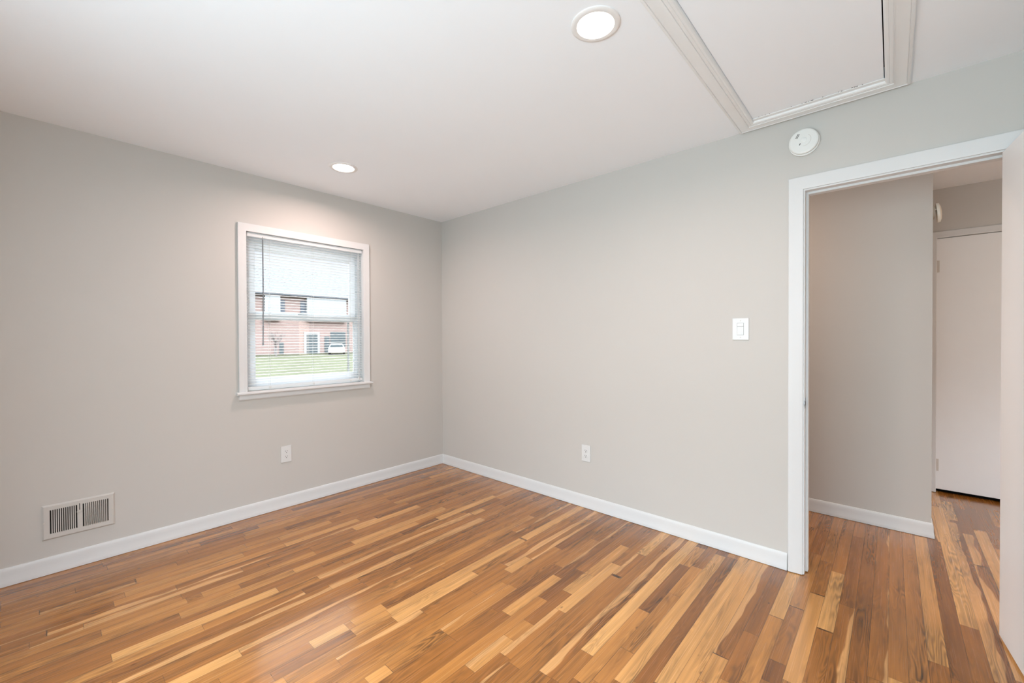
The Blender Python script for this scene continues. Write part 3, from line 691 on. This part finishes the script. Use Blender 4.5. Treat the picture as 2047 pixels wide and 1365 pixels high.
#placed below by its own frame
t = thing('smoke_alarm', 'cream smoke alarm seen edge-on, hanging loose on the hall corner wall', 'smoke alarm', (1.12, HY, 2.06))
HA = (1.12, 2.06)
F = lambda x, y, h: Vector((HA[0]+x, HY-h, HA[1]+y))
MB().lathe([(0, 0.0), (0.046, 0.0), (0.046, 0.004), (0.038, 0.012), (0, 0.012)], F, 48).build('base', M_ALARM2, t, True)
tl = math.radians(5)
F2 = lambda x, y, h: Vector((HA[0]+x, HY-0.020-(h*math.cos(tl)-y*math.sin(tl)), HA[1]+y*math.cos(tl)+h*math.sin(tl)-0.006))
MB().lathe([(0, 0.0), (0.060, 0.0), (0.061, 0.002), (0.060, 0.014), (0.052, 0.0165), (0.040, 0.021), (0.020, 0.0235), (0.0, 0.024)], F2, 48).build('cover', M_ALARM2, t, True)
MB().tube([F(-0.03, 0.012, 0.010), F(-0.03, 0.012, 0.024)], 0.003, 6).build('wire', M_ALARM2, t)

# ------------------------------------------------------------------ recessed ceiling lamps
def downlight(label, x, y, z=CH, power=11.5, mled=None, rmax=0.0905, lc=(1.0, 0.76, 0.70)):
    t = thing('recessed_light', label, 'ceiling light', (x, y, z), 0, 'recessed ceiling lights')
    F = lambda a, c, h: Vector((x+a, y+c, z-h))
    MB().lathe([(rmax, 0.0), (rmax, 0.0035), (rmax-0.003, 0.0060), (rmax-0.012, 0.0070), (0.0690, 0.0062), (0.0670, 0.0030), (0.0670, 0.0)], F, 64).build('trim_ring', M_LAMPRING, t, True)
    MB().lathe([(0.0670, 0.0022), (0.0, 0.0030)], F, 64).build('diffuser', mled or M_LED, t, True)
    l = area('lamp_light', (x, y, z-0.009), (0, 0, 0), 0.13, 0.13, power, lc, disk=True, spread=math.radians(166))
    return t
downlight('round recessed ceiling light, the small far one in front of the window wall', -1.317, -0.597)
downlight('round recessed ceiling light, the large near one beside the attic hatch', -1.305, -2.560)

# ------------------------------------------------------------------ attic hatch
AH = thing('attic_hatch', 'white attic access hatch with moulded frame in the ceiling', 'attic hatch', ((AX0+AX1)/2, (AY0+AY1)/2, CH))
mp = [(0.0, 0.0), (0.0, 0.0120), (0.003, 0.0145), (0.0105, 0.0155), (0.0120, 0.0120), (0.0145, 0.0145), (0.030, 0.0132), (0.050, 0.0138), (0.0565, 0.0158), (0.0580, 0.0122), (0.0605, 0.0142), (0.0695, 0.0142), (0.0712, 0.0122), (0.0735, 0.0142), (0.080, 0.0135), (0.0855, 0.0090), (0.0870, 0.0040), (0.0870, 0.0)]
OX0, OX1, OY0, OY1 = AX0-0.087, -0.024, -3.446, -2.739
b = MB().molding([(OX0, OY0), (OX1, OY0), (OX1, OY1), (OX0, OY1)], mp, lambda a, c, d: Vector((a, c, CH-d)), closed=True)
b.build('moulding', M_HATCH, AH, True, angle=25)
MB().box(AX0+0.004, AX1-0.003, AY0+0.0040, AY1-0.0012, CH+0.002, CH+0.014).build('panel', M_CEIL, AH)
MB().box(AX1-0.022, AX1+0.002, AY0, AY1, CH-0.0025, CH+0.0015, bev=0.001).build('caulk_strip', M_HATCH, AH)
# crumbs of cracked caulk along the front edge
rc = random.Random(4)
b = MB()
for k in range(26):
    x = -0.1255; y = rc.choice((-3.25, -3.27, -3.20, -3.08, -3.07, -3.05, -3.09, -2.90, -2.88, -2.86, -3.0, -3.14)) + rc.uniform(-0.012, 0.012); s = rc.uniform(0.0006, 0.0017)
    b.box(x-0.010-s, x-0.010+s, y-s*rc.uniform(1, 2.4), y+s, CH+0.0005, CH+0.0022)
b.build('cracks', M_DARK, AH)['kind'] = 'stuff'

# ------------------------------------------------------------------ outside: lawn, townhouses, car, tree
def lawn():
    b = MB(); b.bm.faces.new([b.bm.verts.new(p) for p in ((-60, 0.6, -0.75), (90, 0.6, -0.75), (90, 20, -0.55), (-60, 20, -0.55))])
    b.bm.faces.new([b.bm.verts.new(p) for p in ((-60, 20, -0.55), (90, 20, -0.55), (90, 43, -0.33), (-60, 43, -0.33))])
    b.bm.faces.new([b.bm.verts.new(p) for p in ((-60, 43, -0.33), (90, 43, -0.33), (90, 90, -0.33), (-60, 90, -0.33))])
    return struct(b.build('lawn', M_LAWN))
lawn()
HYp = 42.0
hs = thing('townhouse', 'row of brick townhouses with white upper siding seen through the blind', 'house', (14, HYp, -0.33))
b = MB().box(2.0, 34.0, HYp, HYp+9, -0.33, 5.60); b.build('wall', M_BRICK, hs)
b = MB().prism([(-0.5, 5.60), (-0.5, 5.78), (4.5, 8.9), (9.5, 5.78), (9.5, 5.60)], lambda u, v, q: Vector((q, HYp+u, v)), 1.6, 34.4); b.build('roof', M_ROOF, hs)
for (x0, x1, wins) in ((2.9, 6.9, ((3.4, 6.4),)), (11.55, 12.93, ((11.85, 12.75),)), (15.49, 19.72, ((15.74, 16.77), (16.94, 18.12), (18.34, 19.58))), (23.5, 27.7, ((23.8, 24.9), (25.1, 26.2)))):
    s = MB().box(x0, x1, HYp-0.35, HYp-0.002, 3.10, 5.56).build('siding_bay', M_SIDING, hs)
    for (a, c) in wins: MB().box(a, c, HYp-0.38, HYp-0.352, 3.30, 4.60).build('pane', M_PANEL, s)
for (x0, x1) in ((12.96, 13.45), (14.95, 15.47), (20.4, 20.9)):
    MB().box(x0, x1, HYp-0.06, HYp-0.002, 3.35, 5.15, bev=0.01).build('shutter', M_SHUT, hs)
fr = MB(); fr.box(15.28, 15.50, HYp-0.10, HYp-0.002, -0.33, 1.75); fr.box(16.65, 16.87, HYp-0.10, HYp-0.002, -0.33, 1.75); fr.box(15.28, 16.87, HYp-0.10, HYp-0.002, 1.75, 1.95)
d_ = fr.build('door_frame', M_SIDING, hs); MB().box(15.5, 16.65, HYp-0.05, HYp-0.003, -0.33, 1.75).build('door', M_PANE, d_)
for (x0, x1, z0, z1) in ((17.4, 17.95, -0.3, 1.5), (18.05, 19.75, 0.3, 2.0), (12.9, 13.3, -0.3, 0.9), (9.3, 10.3, 0.5, 2.0)):
    MB().box(x0, x1, HYp-0.05, HYp-0.003, z0, z1).build('window', M_PANE, hs)
MB().box(12.45, 12.65, HYp-0.15, HYp-0.01, -0.33, 0.45).build('post', M_SIDING, hs)
# parked car
cx, cy, cz = 17.35, 39.0, -0.37
t = thing('car', 'white parked car in front of the brick townhouses', 'car', (cx, cy, cz))
cr_, sr_ = math.cos(math.radians(-26)), math.sin(math.radians(-26))
CF = lambda u, q, v: Vector((cx+u*cr_-q*sr_, cy+u*sr_+q*cr_, cz+v))
b = MB().prism([(-0.78, 0.22), (-0.78, 0.55), (-0.72, 0.78), (-0.52, 1.12), (0.52, 1.12), (0.72, 0.78), (0.78, 0.55), (0.78, 0.22)], lambda u, v, q: CF(u, q, v), -1.5, 1.7)
b.build('body', M_CAR, t)
MB().prism([(-0.60, 0.80), (-0.48, 1.06), (0.48, 1.06), (0.60, 0.80)], lambda u, v, q: CF(u, q, v), -1.53, -1.501).build('rear_window', M_CARGLASS, t)
for sx in (-0.68, 0.68):
    for sy in (-1.0, 1.1):
        MB().lathe([(0, -0.1), (0.26, -0.1), (0.28, -0.06), (0.28, 0.06), (0.26, 0.1), (0, 0.1)], lambda x, y, h, sx=sx, sy=sy: CF(sx+h, sy+x, 0.30+y), 20).build('wheel', M_TYRE, t)
# bare twiggy trees in front of the houses
def tree(label, x, y, z, H, seed):
    rg = random.Random(seed); t = thing('bare_tree', label, 'tree', (x, y, z)); b = MB(); tw = MB()
    def grow(p, d, ln, r, lv):
        q = p + d*ln
        (b if lv < 2 else tw).tube([p, (p+q)/2+Vector((rg.uniform(-1, 1), rg.uniform(-1, 1), 0))*ln*0.05, q], r, 5 if lv < 2 else 3, r2=r*0.6)
        if lv >= 5: return
        for _ in range(3 if lv else 5):
            a = Vector((rg.uniform(-1, 1), rg.uniform(-1, 1), rg.uniform(-0.2, 0.9))).normalized()
            grow(p+(q-p)*rg.uniform(0.6, 1.0), (d*0.75+a*0.8).normalized(), ln*rg.uniform(0.6, 0.8), r*0.55, lv+1)
    grow(Vector((x, y, z)), Vector((0, 0, 1)), H*0.26, 0.10, 0)
    b.build('trunk', M_BARK, t); tw.build('twigs', M_BARK, t)
tree('bare grey tree in front of the brick townhouses, left part of the window', 11.6, 39.0, -0.35, 3.6, 3)
tree('bare grey shrubby tree beside the white parked car outside', 21.5, 38.0, -0.35, 3.4, 8)

# hall light out of view, in the hall ceiling to the right of the doorway
M_LED2 = mat('led_diffuser_warm', (0.9, 0.9, 0.9, 1), 0.4, emit=((1.0, 0.80, 0.58, 1), 8.0))
downlight('round recessed light in the hall ceiling, out of the doorway\'s view', 1.45, -4.95, 2.455, 2.2, M_LED2, lc=(1.0, 0.64, 0.38))
downlight('unseen recessed light added in the hall ceiling, left of the doorway behind the wall', 0.58, -2.15, 2.455, 11.5, M_LED2, lc=(1.0, 0.775, 0.64))  # unseen lamp added to brighten the hall stub wall
